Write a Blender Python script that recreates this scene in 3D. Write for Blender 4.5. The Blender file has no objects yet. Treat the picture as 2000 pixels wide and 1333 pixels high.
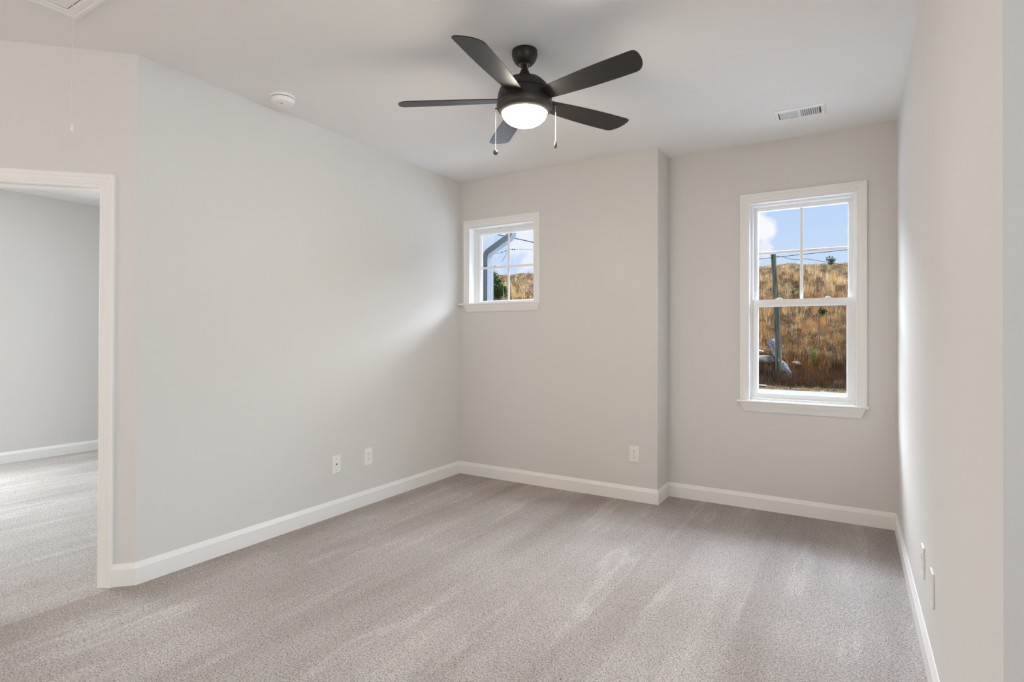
import bpy, bmesh, math, random
import numpy as np
from mathutils import Vector, Matrix

S = bpy.context.scene
COL = S.collection
PI = math.pi
random.seed(7)

# ------------------------------------------------------------------ camera
cam_d = bpy.data.cameras.new('camera')
cam = bpy.data.objects.new('camera', cam_d)
COL.objects.link(cam)
F_PX = 1088.763
yaw, pit, rol = 0.54757, 0.00494, 0.00293
fw = Vector((-math.sin(yaw) * math.cos(pit), math.cos(yaw) * math.cos(pit), math.sin(pit)))
rt = Vector((math.cos(yaw), math.sin(yaw), 0))
up = rt.cross(fw)
r2 = rt * math.cos(rol) + up * math.sin(rol)
u2 = r2.cross(fw)
m = Matrix.Identity(4)
for i in range(3):
    m[i][0], m[i][1], m[i][2] = r2[i], u2[i], -fw[i]
m.translation = Vector((3.15895, -4.23484, 1.28532))
cam.matrix_world = m
cam_d.sensor_fit = 'HORIZONTAL'
cam_d.sensor_width = 36
cam_d.lens = 36 * F_PX / 2000
cam_d.shift_y = -(666.5 - 652.31) / 2000
cam_d.clip_start = 0.05
cam_d.clip_end = 500
S.camera = cam

# ------------------------------------------------------------------ colour
S.view_settings.view_transform = 'Standard'
S.view_settings.look = 'None'
S.view_settings.exposure = 0.0
S.view_settings.gamma = 1.0
S.view_settings.use_curve_mapping = False
S.cycles.diffuse_bounces = 7
S.cycles.max_bounces = 14
S.cycles.transparent_max_bounces = 16
S.cycles.caustics_reflective = False
S.cycles.caustics_refractive = False
S.cycles.sample_clamp_indirect = 6
S.cycles.use_denoising = True


def nn(nt, typ, **kw):
    n = nt.nodes.new(typ)
    for k, v in kw.items():
        setattr(n, k, v)
    return n


def lk(nt, a, b):
    nt.links.new(a, b)


def mth(nt, op, a, b=None, clamp=False):
    n = nt.nodes.new('ShaderNodeMath')
    n.operation = op
    n.use_clamp = clamp
    for i, v in enumerate((a, b)):
        if v is None:
            continue
        if isinstance(v, (int, float)):
            n.inputs[i].default_value = v
        else:
            nt.links.new(v, n.inputs[i])
    return n.outputs[0]


def ramp(nt, fac, stops):
    r = nt.nodes.new('ShaderNodeValToRGB')
    el = r.color_ramp.elements
    while len(el) < len(stops):
        el.new(0.5)
    for e, (p, c) in zip(el, stops):
        e.position = p
        e.color = (*c, 1) if len(c) == 3 else c
    if fac is not None:
        nt.links.new(fac, r.inputs[0])
    return r.outputs[0]


def mixc(nt, fac, a, b, mode='MIX'):
    n = nt.nodes.new('ShaderNodeMix')
    n.data_type = 'RGBA'
    n.blend_type = mode
    for s, v in ((n.inputs[0], fac), (n.inputs[6], a), (n.inputs[7], b)):
        if isinstance(v, (int, float)):
            s.default_value = v
        elif isinstance(v, tuple):
            s.default_value = (*v, 1)
        else:
            nt.links.new(v, s)
    return n.outputs[2]


# ------------------------------------------------------------------ sky
W = bpy.data.worlds.new('sky')
S.world = W
W.use_nodes = True
nt = W.node_tree
nt.nodes.clear()
tc = nn(nt, 'ShaderNodeTexCoord')
sep = nn(nt, 'ShaderNodeSeparateXYZ')
lk(nt, tc.outputs['Generated'], sep.inputs[0])
base = ramp(nt, sep.outputs[2], [(0.0, (0.66, 0.79, 0.97)), (0.10, (0.615, 0.76, 0.97)),
                                 (0.20, (0.53, 0.69, 0.965)), (0.45, (0.34, 0.56, 0.95)), (1.0, (0.2, 0.4, 0.85))])
nz = nn(nt, 'ShaderNodeTexNoise')
lk(nt, tc.outputs['Generated'], nz.inputs['Vector'])
nz.inputs['Scale'].default_value = 22
nz.inputs['Detail'].default_value = 6
nz.inputs['Roughness'].default_value = 0.55
cloud = None
for (dx, dy, dz, rad, stg) in ((-0.128, 0.976, 0.178, 0.036, 1.0), (-0.118, 0.983, 0.142, 0.018, 0.7),
                               (-0.030, 0.977, 0.214, 0.012, 0.35), (-0.012, 0.976, 0.215, 0.009, 0.3),
                               (0.006, 0.980, 0.200, 0.010, 0.35),
                               (-0.478, 0.863, 0.163, 0.050, 0.75), (-0.510, 0.840, 0.185, 0.03, 0.6),
                               (-0.60, 0.70, 0.40, 0.25, 0.9), (0.2, 0.8, 0.55, 0.3, 0.8)):
    d = nn(nt, 'ShaderNodeVectorMath', operation='DISTANCE')
    lk(nt, tc.outputs['Generated'], d.inputs[0])
    v = Vector((dx, dy, dz)).normalized()
    d.inputs[1].default_value = v
    e = mth(nt, 'DIVIDE', d.outputs['Value'], rad)
    w = mth(nt, 'MULTIPLY', mth(nt, 'SUBTRACT', nz.outputs[0], 0.5), 3.2)
    e = mth(nt, 'SUBTRACT', 1.15, mth(nt, 'ADD', e, w))
    e = mth(nt, 'MULTIPLY', mth(nt, 'MULTIPLY', e, 2.0, True), stg)
    cloud = e if cloud is None else mth(nt, 'MAXIMUM', cloud, e)
skyc = mixc(nt, cloud, base, (0.97, 0.97, 1.0))
# upper sky brightened out of view, added to strengthen the light through the windows
sky_boost = ramp(nt, sep.outputs[2], [(0.0, (0, 0, 0)), (0.27, (0, 0, 0)), (0.36, (1, 1, 1)), (0.72, (1, 1, 1)), (0.9, (0.2, 0.2, 0.2))])
front = mth(nt, 'MULTIPLY', mth(nt, 'ADD', sep.outputs[1], 0.0), 2.2, True)
SKY_BOOST = 33.0
stren = mth(nt, 'ADD', mth(nt, 'MULTIPLY', mth(nt, 'MULTIPLY', sky_boost, front), SKY_BOOST), 1.0)
skyc = mixc(nt, mth(nt, 'MULTIPLY', mth(nt, 'MULTIPLY', sky_boost, front), 0.8), skyc, (0.88, 0.94, 1.0))
bg = nn(nt, 'ShaderNodeBackground')
lk(nt, skyc, bg.inputs[0])
lk(nt, stren, bg.inputs[1])
wo = nn(nt, 'ShaderNodeOutputWorld')
lk(nt, bg.outputs[0], wo.inputs[0])


# ------------------------------------------------------------------ sun, added hall fill and window daylight
def light(name, typ, loc, rot=None, aim=None, **kw):
    d = bpy.data.lights.new(name, typ)
    for k, v in kw.items():
        setattr(d, k, v)
    o = bpy.data.objects.new(name, d)
    COL.objects.link(o)
    o.location = loc
    if aim is not None:
        o.rotation_euler = (Vector(aim) - Vector(loc)).to_track_quat('-Z', 'Y').to_euler()
    return o


light('sun', 'SUN', (10, -20, 20), aim=(10 - 6.0, -20 + 10, 20 - 8.0), energy=1.0, angle=0.01, color=(1, 0.95, 0.86))
# two fill lamps added in the hall, out of view, to brighten the room
light('hall_fill', 'AREA', (-0.2, -7.35, 1.5), aim=(1.2, 0, 1.45), shape='RECTANGLE', size=1.6, size_y=1.7,
      energy=38, color=(1.0, 0.75, 0.52))
light('hall_fill', 'AREA', (6.45, -5.6, 1.5), aim=(0, -3.2, 1.4), shape='RECTANGLE', size=2.0, size_y=1.7, spread=math.radians(80),
      energy=23, color=(0.86, 0.95, 1.0))
# daylight through the window of the room beyond the doorway
light('daylight_room', 'AREA', (-3.98, -3.55, 1.5), aim=(-1.0, -3.2, 0.55), shape='RECTANGLE', size=1.3, size_y=1.5,
      energy=124, color=(0.92, 0.98, 1.0))
# daylight through the tall window in view and the small one
for nm, loc, sx, sy in (('window_portal', (2.842, 0.60, 1.55), 0.8, 1.6), ('window_portal', (0.45, 0.33, 1.94), 0.8, 0.8)):
    o = light(nm, 'AREA', loc, aim=(loc[0], loc[1] - 1, loc[2]), shape='RECTANGLE', size=sx, size_y=sy)
    o.data.cycles.is_portal = True


# ------------------------------------------------------------------ materials
MATS = {}


def mat(name, color, rough=0.5, metal=0.0, spec=0.5, bump=None, var=None, emit=None, emit_s=0.0, sheen=0.0):
    m = bpy.data.materials.new(name)
    MATS[name] = m
    m.use_nodes = True
    t = m.node_tree
    b = t.nodes['Principled BSDF']
    b.inputs['Base Color'].default_value = (*color, 1)
    b.inputs['Roughness'].default_value = rough
    b.inputs['Metallic'].default_value = metal
    b.inputs['Specular IOR Level'].default_value = spec
    if sheen:
        b.inputs['Sheen Weight'].default_value = sheen
    if emit:
        b.inputs['Emission Color'].default_value = (*emit, 1)
        b.inputs['Emission Strength'].default_value = emit_s
    c = nn(t, 'ShaderNodeTexCoord')
    if var:
        sc, amt = var
        n = nn(t, 'ShaderNodeTexNoise')
        lk(t, c.outputs['Object'], n.inputs['Vector'])
        n.inputs['Scale'].default_value = sc
        n.inputs['Detail'].default_value = 5
        lo = tuple(x * (1 - amt) for x in color)
        hi = tuple(min(1, x * (1 + amt)) for x in color)
        lk(t, ramp(t, n.outputs[0], [(0.3, lo), (0.7, hi)]), b.inputs['Base Color'])
    if bump:
        sc, st, di = bump
        n = nn(t, 'ShaderNodeTexNoise')
        lk(t, c.outputs['Object'], n.inputs['Vector'])
        n.inputs['Scale'].default_value = sc
        n.inputs['Detail'].default_value = 3
        bp = nn(t, 'ShaderNodeBump')
        bp.inputs['Strength'].default_value = st
        bp.inputs['Distance'].default_value = di
        lk(t, n.outputs[0], bp.inputs['Height'])
        lk(t, bp.outputs[0], b.inputs['Normal'])
    return m


M_WALL = mat('wall_paint', (0.73, 0.715, 0.69), 0.75, spec=0.25, bump=(260, 0.05, 0.002), var=(0.7, 0.012))
M_CEIL = mat('ceiling_paint', (0.88, 0.87, 0.855), 0.9, spec=0.1, bump=(200, 0.05, 0.002))
M_TRIM = mat('trim_paint', (0.89, 0.885, 0.87), 0.35, spec=0.4, var=(2, 0.01))
M_VINYL = mat('white_vinyl', (0.88, 0.885, 0.88), 0.35, spec=0.45, var=(3, 0.01))
M_PLATE = mat('white_plastic', (0.89, 0.89, 0.875), 0.35, spec=0.5, var=(20, 0.01))
M_DARK = mat('dark_slot', (0.03, 0.03, 0.03), 0.6, var=(30, 0.1))
M_FAN = mat('oil_rubbed_bronze', (0.021, 0.018, 0.0155), 0.45, metal=0.2, spec=0.5, var=(30, 0.15))
M_RING = mat('fan_light_ring', (0.055, 0.048, 0.041), 0.45, metal=0.2, spec=0.5, var=(30, 0.1))
M_CHROME = mat('brushed_nickel', (0.34, 0.32, 0.30), 0.35, metal=0.9, var=(40, 0.08))
M_KNOB = mat('bronze_knob', (0.16, 0.13, 0.11), 0.25, metal=0.9, var=(40, 0.1))
M_BULB = mat('frosted_bowl_glass', (0.9, 0.88, 0.82), 0.3, emit=(1.0, 0.925, 0.80), emit_s=116, var=(6, 0.01))
M_SCREW = mat('painted_screw', (0.62, 0.62, 0.60), 0.4, metal=0.2, var=(60, 0.1))
M_EXT = mat('exterior_siding_paint', (0.085, 0.092, 0.095), 0.6, var=(3, 0.05))
M_SPOUT = mat('blue_grey_aluminium', (0.085, 0.10, 0.113), 0.5, metal=0.0, var=(6, 0.06))
M_WIRE = mat('black_cable', (0.02, 0.02, 0.022), 0.6, spec=0.03, var=(5, 0.2))
M_ROCK = mat('pale_boulder_rock', (0.20, 0.155, 0.115), 0.9, spec=0.03, bump=(6, 0.6, 0.05), var=(5, 0.4))
M_ROCKW = mat('white_boulder_rock', (0.30, 0.275, 0.245), 0.9, spec=0.03, bump=(6, 0.6, 0.05), var=(5, 0.25))
M_LEAFD = mat('dark_green_leaves', (0.040, 0.062, 0.016), 0.8, spec=0.03, var=(5, 0.5))
M_LEAFY = mat('yellow_green_leaves', (0.125, 0.145, 0.028), 0.6, spec=0.03, var=(5, 0.4))
M_BOUNCE = mat('pale_bounce_ground', (0.56, 0.55, 0.54), 0.9, var=(0.8, 0.08))
M_CORD = mat('white_cord', (0.78, 0.76, 0.72), 0.7, var=(60, 0.08))
M_STEM = mat('bare_grey_twig', (0.12, 0.10, 0.08), 0.9, spec=0.03, var=(9, 0.3))


def carpet():
    m = bpy.data.materials.new('grey_beige_carpet')
    m.use_nodes = True
    t = m.node_tree
    b = t.nodes['Principled BSDF']
    b.inputs['Roughness'].default_value = 1.0
    b.inputs['Specular IOR Level'].default_value = 0.05
    b.inputs['Sheen Weight'].default_value = 0.12
    b.inputs['Sheen Roughness'].default_value = 0.6
    c = nn(t, 'ShaderNodeTexCoord')
    P = c.outputs['Object']
    # twisted yarn tufts
    n1 = nn(t, 'ShaderNodeTexNoise')
    lk(t, P, n1.inputs['Vector'])
    n1.inputs['Scale'].default_value = 165
    n1.inputs['Detail'].default_value = 2.5
    n1.inputs['Roughness'].default_value = 0.6
    n1.inputs['Distortion'].default_value = 0.8
    col = ramp(t, n1.outputs[0], [(0.28, (0.10, 0.083, 0.073)), (0.40, (0.36, 0.328, 0.310)),
                                  (0.53, (0.595, 0.556, 0.537)), (0.70, (0.77, 0.735, 0.715))])
    # vacuum strokes: bands of pile laid this way and that, running roughly along the room
    mp = nn(t, 'ShaderNodeMapping')
    lk(t, P, mp.inputs['Vector'])
    mp.inputs['Scale'].default_value = (3.4, 0.30, 1)
    mp.inputs['Rotation'].default_value = (0, 0, math.radians(-4))
    n2 = nn(t, 'ShaderNodeTexNoise')
    lk(t, mp.outputs[0], n2.inputs['Vector'])
    n2.inputs['Scale'].default_value = 1.0
    n2.inputs['Detail'].default_value = 3
    n2.inputs['Roughness'].default_value = 0.62
    s1 = ramp(t, n2.outputs[0], [(0.36, (0.86, 0.845, 0.835)), (0.5, (0.97, 0.965, 0.96)), (0.60, (1.0, 1.0, 1.0)), (0.68, (1.10, 1.10, 1.10))])
    col = mixc(t, 1.0, col, s1, 'MULTIPLY')
    # thin bright edges between neighbouring strokes
    mp2 = nn(t, 'ShaderNodeMapping')
    lk(t, P, mp2.inputs['Vector'])
    mp2.inputs['Scale'].default_value = (5.5, 0.75, 1)
    mp2.inputs['Rotation'].default_value = (0, 0, math.radians(-7))
    n4 = nn(t, 'ShaderNodeTexNoise')
    lk(t, mp2.outputs[0], n4.inputs['Vector'])
    n4.inputs['Scale'].default_value = 1.0
    n4.inputs['Detail'].default_value = 2
    s3 = ramp(t, n4.outputs[0], [(0.50, (0.97, 0.965, 0.96)), (0.60, (1.0, 1.0, 1.0)), (0.635, (1.13, 1.135, 1.14)), (0.655, (1.13, 1.135, 1.14)), (0.69, (0.99, 0.99, 0.99))])
    col = mixc(t, 1.0, col, s3, 'MULTIPLY')
    # uneven darker, browner pile colour along the left and back walls
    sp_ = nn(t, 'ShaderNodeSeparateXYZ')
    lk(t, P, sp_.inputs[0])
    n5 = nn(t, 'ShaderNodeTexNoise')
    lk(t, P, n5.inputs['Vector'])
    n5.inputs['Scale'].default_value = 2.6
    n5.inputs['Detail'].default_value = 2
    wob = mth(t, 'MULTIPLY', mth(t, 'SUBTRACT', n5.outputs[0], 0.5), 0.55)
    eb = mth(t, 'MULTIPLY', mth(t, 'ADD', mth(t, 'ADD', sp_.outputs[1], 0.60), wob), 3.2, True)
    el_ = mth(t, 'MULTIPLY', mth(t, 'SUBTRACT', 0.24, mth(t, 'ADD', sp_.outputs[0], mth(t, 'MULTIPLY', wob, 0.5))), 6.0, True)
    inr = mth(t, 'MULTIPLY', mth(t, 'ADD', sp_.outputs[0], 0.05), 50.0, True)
    edge_brown = mth(t, 'MULTIPLY', mth(t, 'MAXIMUM', eb, el_), inr)
    col = mixc(t, 1.0, col, mixc(t, edge_brown, (1.0, 1.0, 1.0), (0.80, 0.755, 0.715)), 'MULTIPLY')
    n3 = nn(t, 'ShaderNodeTexNoise')
    lk(t, P, n3.inputs['Vector'])
    n3.inputs['Scale'].default_value = 1.6
    n3.inputs['Detail'].default_value = 3
    s2 = ramp(t, n3.outputs[0], [(0.35, (0.93, 0.925, 0.92)), (0.65, (1.05, 1.05, 1.055))])
    col = mixc(t, 1.0, col, s2, 'MULTIPLY')
    lk(t, col, b.inputs['Base Color'])
    bp = nn(t, 'ShaderNodeBump')
    bp.inputs['Strength'].default_value = 1.0
    bp.inputs['Distance'].default_value = 0.006
    lk(t, n1.outputs[0], bp.inputs['Height'])
    lk(t, bp.outputs[0], b.inputs['Normal'])
    return m


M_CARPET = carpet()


def glass():
    m = bpy.data.materials.new('clear_window_glass')
    m.use_nodes = True
    t = m.node_tree
    t.nodes.clear()
    o = nn(t, 'ShaderNodeOutputMaterial')
    tr = nn(t, 'ShaderNodeBsdfTransparent')
    tr.inputs[0].default_value = (0.985, 0.99, 0.99, 1)
    gl = nn(t, 'ShaderNodeBsdfGlossy')
    gl.inputs['Roughness'].default_value = 0.0
    fr = nn(t, 'ShaderNodeFresnel')
    fr.inputs[0].default_value = 1.2
    mx = nn(t, 'ShaderNodeMixShader')
    lk(t, mth(t, 'MULTIPLY', fr.outputs[0], 0.5), mx.inputs[0])
    lk(t, tr.outputs[0], mx.inputs[1])
    lk(t, gl.outputs[0], mx.inputs[2])
    lk(t, mx.outputs[0], o.inputs[0])
    return m


M_GLASS = glass()


def wood_pole():
    m = mat('weathered_pole_wood', (0.2, 0.2, 0.15), 0.9, spec=0.03)
    t = m.node_tree
    b = t.nodes['Principled BSDF']
    c = nn(t, 'ShaderNodeTexCoord')
    mp = nn(t, 'ShaderNodeMapping')
    mp.inputs['Scale'].default_value = (9, 9, 0.5)
    lk(t, c.outputs['Object'], mp.inputs['Vector'])
    n = nn(t, 'ShaderNodeTexNoise')
    lk(t, mp.outputs[0], n.inputs['Vector'])
    n.inputs['Scale'].default_value = 1.2
    n.inputs['Detail'].default_value = 6
    lk(t, ramp(t, n.outputs[0], [(0.3, (0.022, 0.028, 0.016)), (0.5, (0.085, 0.09, 0.06)), (0.7, (0.16, 0.15, 0.105))]), b.inputs['Base Color'])
    return m


def log_bark():
    m = mat('pale_mottled_bark', (0.4, 0.4, 0.4), 0.9, spec=0.03)
    t = m.node_tree
    b = t.nodes['Principled BSDF']
    c = nn(t, 'ShaderNodeTexCoord')
    n = nn(t, 'ShaderNodeTexNoise')
    lk(t, c.outputs['Object'], n.inputs['Vector'])
    n.inputs['Scale'].default_value = 13
    n.inputs['Detail'].default_value = 6
    lk(t, ramp(t, n.outputs[0], [(0.38, (0.04, 0.036, 0.036)), (0.5, (0.15, 0.14, 0.14)), (0.62, (0.27, 0.255, 0.26))]), b.inputs['Base Color'])
    return m


M_POLE = wood_pole()
M_LOG = log_bark()


def hill_ground():
    m = mat('hill_soil_and_litter', (0.2, 0.15, 0.1), 1.0, spec=0.03)
    t = m.node_tree
    b = t.nodes['Principled BSDF']
    c = nn(t, 'ShaderNodeTexCoord')
    n = nn(t, 'ShaderNodeTexNoise')
    lk(t, c.outputs['Object'], n.inputs['Vector'])
    n.inputs['Scale'].default_value = 2.2
    n.inputs['Detail'].default_value = 8
    n.inputs['Roughness'].default_value = 0.75
    lk(t, ramp(t, n.outputs[0], [(0.34, (0.02, 0.011, 0.006)), (0.46, (0.065, 0.036, 0.016)), (0.57, (0.13, 0.078, 0.036)), (0.70, (0.24, 0.165, 0.09))]), b.inputs['Base Color'])
    return m


M_HILL = hill_ground()


def vcol_mat(name, rough=0.9):
    m = mat(name, (0.5, 0.4, 0.2), rough, spec=0.0)
    t = m.node_tree
    a = nn(t, 'ShaderNodeAttribute')
    a.attribute_name = 'blade_colour'
    n = nn(t, 'ShaderNodeTexNoise')
    c = nn(t, 'ShaderNodeTexCoord')
    lk(t, c.outputs['Object'], n.inputs['Vector'])
    n.inputs['Scale'].default_value = 3
    v = ramp(t, n.outputs[0], [(0.3, (0.85, 0.85, 0.85)), (0.7, (1.1, 1.1, 1.1))])
    lk(t, mixc(t, 1.0, a.outputs[0], v, 'MULTIPLY'), t.nodes['Principled BSDF'].inputs['Base Color'])
    return m


M_GRASS = vcol_mat('dry_grass_blades')


# ------------------------------------------------------------------ mesh building
class MB:
    def __init__(s):
        s.v = []
        s.f = []

    def add(s, vs, fs):
        o = len(s.v)
        s.v += [tuple(q) for q in vs]
        s.f += [tuple(i + o for i in f) for f in fs]
        return s

    def box(s, a, b):
        (x0, y0, z0), (x1, y1, z1) = a, b
        return s.add([(x0, y0, z0), (x1, y0, z0), (x1, y1, z0), (x0, y1, z0), (x0, y0, z1), (x1, y0, z1), (x1, y1, z1), (x0, y1, z1)],
                     [(0, 3, 2, 1), (4, 5, 6, 7), (0, 1, 5, 4), (1, 2, 6, 5), (2, 3, 7, 6), (3, 0, 4, 7)])

    def prism(s, poly, z0, z1):
        n = len(poly)
        return s.add([(x, y, z0) for x, y in poly] + [(x, y, z1) for x, y in poly],
                     [tuple(range(n))[::-1], tuple(range(n, 2 * n))] + [(i, (i + 1) % n, n + (i + 1) % n, n + i) for i in range(n)])

    def lathe(s, prof, n=48, c=(0, 0, 0), cap=True):
        k = len(prof)
        vs = []
        for i in range(n):
            a = 2 * PI * i / n
            for r, z in prof:
                vs.append((c[0] + r * math.cos(a), c[1] + r * math.sin(a), c[2] + z))
        fs = []
        for i in range(n):
            j = (i + 1) % n
            for q in range(k - 1):
                fs.append((i * k + q, j * k + q, j * k + q + 1, i * k + q + 1))
        if cap:
            fs.append(tuple(i * k for i in range(n))[::-1])
            fs.append(tuple(i * k + k - 1 for i in range(n)))
        return s.add(vs, fs)

    def tube(s, pts, r, n=8, cap=True):
        pts = [Vector(q) for q in pts]
        rr = r if isinstance(r, (list, tuple)) else [r] * len(pts)
        vs = []
        ref = None
        for i, q in enumerate(pts):
            d = (pts[min(i + 1, len(pts) - 1)] - pts[max(i - 1, 0)]).normalized()
            if ref is None:
                ref = d.orthogonal().normalized()
            a = (ref - d * ref.dot(d)).normalized()
            ref = a
            b = d.cross(a)
            for k in range(n):
                t = 2 * PI * k / n
                vs.append(q + (a * math.cos(t) + b * math.sin(t)) * rr[i])
        fs = []
        for i in range(len(pts) - 1):
            for k in range(n):
                fs.append((i * n + k, i * n + (k + 1) % n, (i + 1) * n + (k + 1) % n, (i + 1) * n + k))
        if cap:
            fs.append(tuple(range(n))[::-1])
            fs.append(tuple((len(pts) - 1) * n + k for k in range(n)))
        return s.add(vs, fs)

    def loops(s, rings, closed_ring=True, closed_path=False):
        """skin a list of equally long rings"""
        n = len(rings[0])
        vs = [p for r in rings for p in r]
        fs = []
        R = len(rings)
        for i in range(R if closed_path else R - 1):
            j = (i + 1) % R
            for k in range(n if closed_ring else n - 1):
                q = (k + 1) % n
                fs.append((i * n + k, i * n + q, j * n + q, j * n + k))
        return s.add(vs, fs)

    def build(s, name, mt, parent=None, smooth=False, bevel=0.0, seg=2, loc=None, angle=35):
        me = bpy.data.meshes.new(name)
        me.from_pydata(s.v, [], s.f)
        bm = bmesh.new()
        bm.from_mesh(me)
        bmesh.ops.recalc_face_normals(bm, faces=bm.faces)
        if bevel:
            es = [e for e in bm.edges if len(e.link_faces) == 2 and e.calc_face_angle(0) > math.radians(30)]
            bmesh.ops.bevel(bm, geom=es, offset=bevel, segments=seg, profile=0.5, affect='EDGES', clamp_overlap=True)
        bm.to_mesh(me)
        bm.free()
        if smooth:
            me.polygons.foreach_set('use_smooth', [True] * len(me.polygons))
            me.set_sharp_from_angle(angle=math.radians(angle))
        me.materials.append(mt)
        o = bpy.data.objects.new(name, me)
        COL.objects.link(o)
        if loc is not None:
            o.location = loc
        if parent is not None:
            o.parent = parent
        return o


def tag(o, label=None, cat=None, group=None, kind=None):
    if label:
        o['label'] = label
    if cat:
        o['category'] = cat
    if group:
        o['group'] = group
    if kind:
        o['kind'] = kind
    return o


def empty(name, loc=(0, 0, 0), rz=0.0):
    o = bpy.data.objects.new(name, None)
    o.empty_display_size = 0.1
    COL.objects.link(o)
    o.location = loc
    o.rotation_euler = (0, 0, rz)
    return o


def struct(o):
    o['kind'] = 'structure'
    return o


# ------------------------------------------------------------------ the room
H = 2.74
YJ = 0.2845          # depth of the window alcove on the right
XJ = 1.885           # where the chase ends
XR = 3.415           # right wall
YC = -2.783          # where the left and right walls end
D2 = math.sqrt(0.5)
DL = 1.50            # length of the angled wall
DX, DY = -DL * D2, YC - DL * D2
XF = -4.08           # far wall of the room beyond the doorway
T = 0.115


def holed(mb, x0, x1, y0, y1, z0, z1, hx0, hx1, hz0, hz1):
    """wall slab along x with a window hole"""
    mb.box((x0, y0, z0), (hx0, y1, z1))
    mb.box((hx1, y0, z0), (x1, y1, z1))
    mb.box((hx0, y0, z0), (hx1, y1, hz0))
    mb.box((hx0, y0, hz1), (hx1, y1, z1))


# floor and ceiling
plan = [(-4.25, -7.7), (6.75, -7.7), (6.75, -2.66), (3.56, -2.66), (3.56, 0.46), (-0.87, 0.46), (-0.87, 1.92), (-4.25, 1.92)]
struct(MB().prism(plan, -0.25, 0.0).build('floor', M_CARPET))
plan_c = [(-4.25, -7.7), (6.75, -7.7), (6.75, -2.66), (3.6, -2.66), (3.6, 0.55), (1.95, 0.55), (1.95, 1.5), (-0.82, 1.5), (-0.82, 1.95), (-4.25, 1.95)]  # overhang beyond the small window is added to cut the light entering it
struct(MB().prism(plan_c, H, H + 0.3).build('ceiling', M_CEIL))

# left wall, mitred where it meets the angled wall
mi = T * math.tan(PI / 8)
struct(MB().prism([(0, 0), (0, YC), (-T, YC + mi), (-T, 0)], 0, H).build('wall_left', M_WALL))
# angled wall with the doorway
N2 = Vector((D2, -D2))
U2 = Vector((-D2, -D2))
P0 = Vector((0, YC))
DO0, DO1, DOH = 0.163, 0.965, 2.045


def dpt(u, d):
    q = P0 + U2 * u + N2 * d
    return (q.x, q.y)


mb = MB()
mb.prism([dpt(0, 0), dpt(DO0 - 0.02, 0), dpt(DO0 - 0.02, -T), (-T, YC + mi)], 0, H)
mb.prism([dpt(DO1 + 0.02, 0), dpt(DL, 0), dpt(DL, -T), dpt(DO1 + 0.02, -T)], 0, H)
mb.prism([dpt(DO0 - 0.02, 0), dpt(DO1 + 0.02, 0), dpt(DO1 + 0.02, -T), dpt(DO0 - 0.02, -T)], DOH + 0.02, H)
struct(mb.build('wall_diagonal', M_WALL))
# back wall with the small window
W1 = (0.108, 0.800, 1.590, 2.295)
mb = MB()
holed(mb, 0, XJ, 0, 0.20, 0, H, *W1)
mb.box((-0.99, 0, 0), (0, 0.20, H))
mb.box((XJ - 0.14, 0.20, 0), (XJ, YJ, H))
struct(mb.build('wall_back', M_WALL))
# alcove wall with the tall window
W2 = (2.495, 3.188, 0.812, 2.295)
mb = MB()
holed(mb, XJ - 0.14, XR + T, YJ, YJ + 0.16, 0, H, *W2)
struct(mb.build('wall_alcove', M_WALL))
struct(MB().box((XR, YC, 0), (XR + T, YJ, H)).build('wall_right', M_WALL))
# the hall around the camera
mb = MB()
mb.box((XR + T, YC, 0), (6.6, YC + T, H))
struct(mb.build('wall_hall_right', M_WALL))
mb = MB()
holed(mb, DX - T, 6.6, -7.6, -7.5, 0, H, -1.0, 0.6, 0.65, 2.35)  # opening made to go with the added hall fill lamp
struct(mb.build('wall_hall_back', M_WALL))
mb = MB()
mb.box((6.6, -7.6, 0), (6.72, -6.6, H))
mb.box((6.6, -4.6, 0), (6.72, YC + T, H))
mb.box((6.6, -6.6, 0), (6.72, -4.6, 0.65))  # opening made to go with the other added fill lamp
mb.box((6.6, -6.6, 2.35), (6.72, -4.6, H))
struct(mb.build('wall_hall_side', M_WALL))
struct(MB().box((DX - T, -7.5, 0), (DX, DY, H)).build('wall_hall_left', M_WALL))
# the room beyond the doorway
mb = MB()
mb.box((XF - 0.12, -2.75, 0), (XF, 1.8, H))
mb.box((XF - 0.12, -5.6, 0), (XF, -4.25, H))
mb.box((XF - 0.12, -4.25, 0), (XF, -2.75, 0.75))
mb.box((XF - 0.12, -4.25, 2.3), (XF, -2.75, H))
struct(mb.build('wall_far', M_WALL))
struct(MB().box((XF - 0.12, -5.72, 0), (DX - T, -5.6, H)).build('wall_far_side', M_WALL))
struct(MB().box((XF - 0.12, 1.8, -1.75), (-0.87, 1.90, H)).build('wall_far_back', M_EXT))
struct(MB().box((-0.99, 0.20, -1.75), (-0.87, 1.80, H)).build('wall_outside', M_EXT))

# ------------------------------------------------------------------ baseboards
BB = [(0, 0), (0.0145, 0), (0.0145, 0.0855), (0.0135, 0.0865), (0.0050, 0.1085), (0.0035, 0.112), (0, 0.112)]


def offs(path, d, i):
    """point i of the path moved d to its right, mitred"""
    p = [Vector(q) for q in path]
    ds = []
    if i > 0:
        ds.append((p[i] - p[i - 1]).normalized())
    if i < len(p) - 1:
        ds.append((p[i + 1] - p[i]).normalized())
    ns = [Vector((e.y, -e.x)) for e in ds]
    if len(ns) == 1:
        return p[i] + ns[0] * d
    b = (ns[0] + ns[1])
    b = b / (1 + ns[0].dot(ns[1]))
    return p[i] + b * d


def skirting(path, names):
    for i, nm in enumerate(names):
        if nm is None:
            continue
        rings = []
        for k in (i, i + 1):
            rings.append([(*offs(path, d, k), z) for d, z in BB])
        mb = MB().loops(rings)
        n = len(BB)
        mb.f += [tuple(range(n)), tuple(range(n, 2 * n))[::-1]]
        struct(mb.build(nm, M_TRIM))


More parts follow.
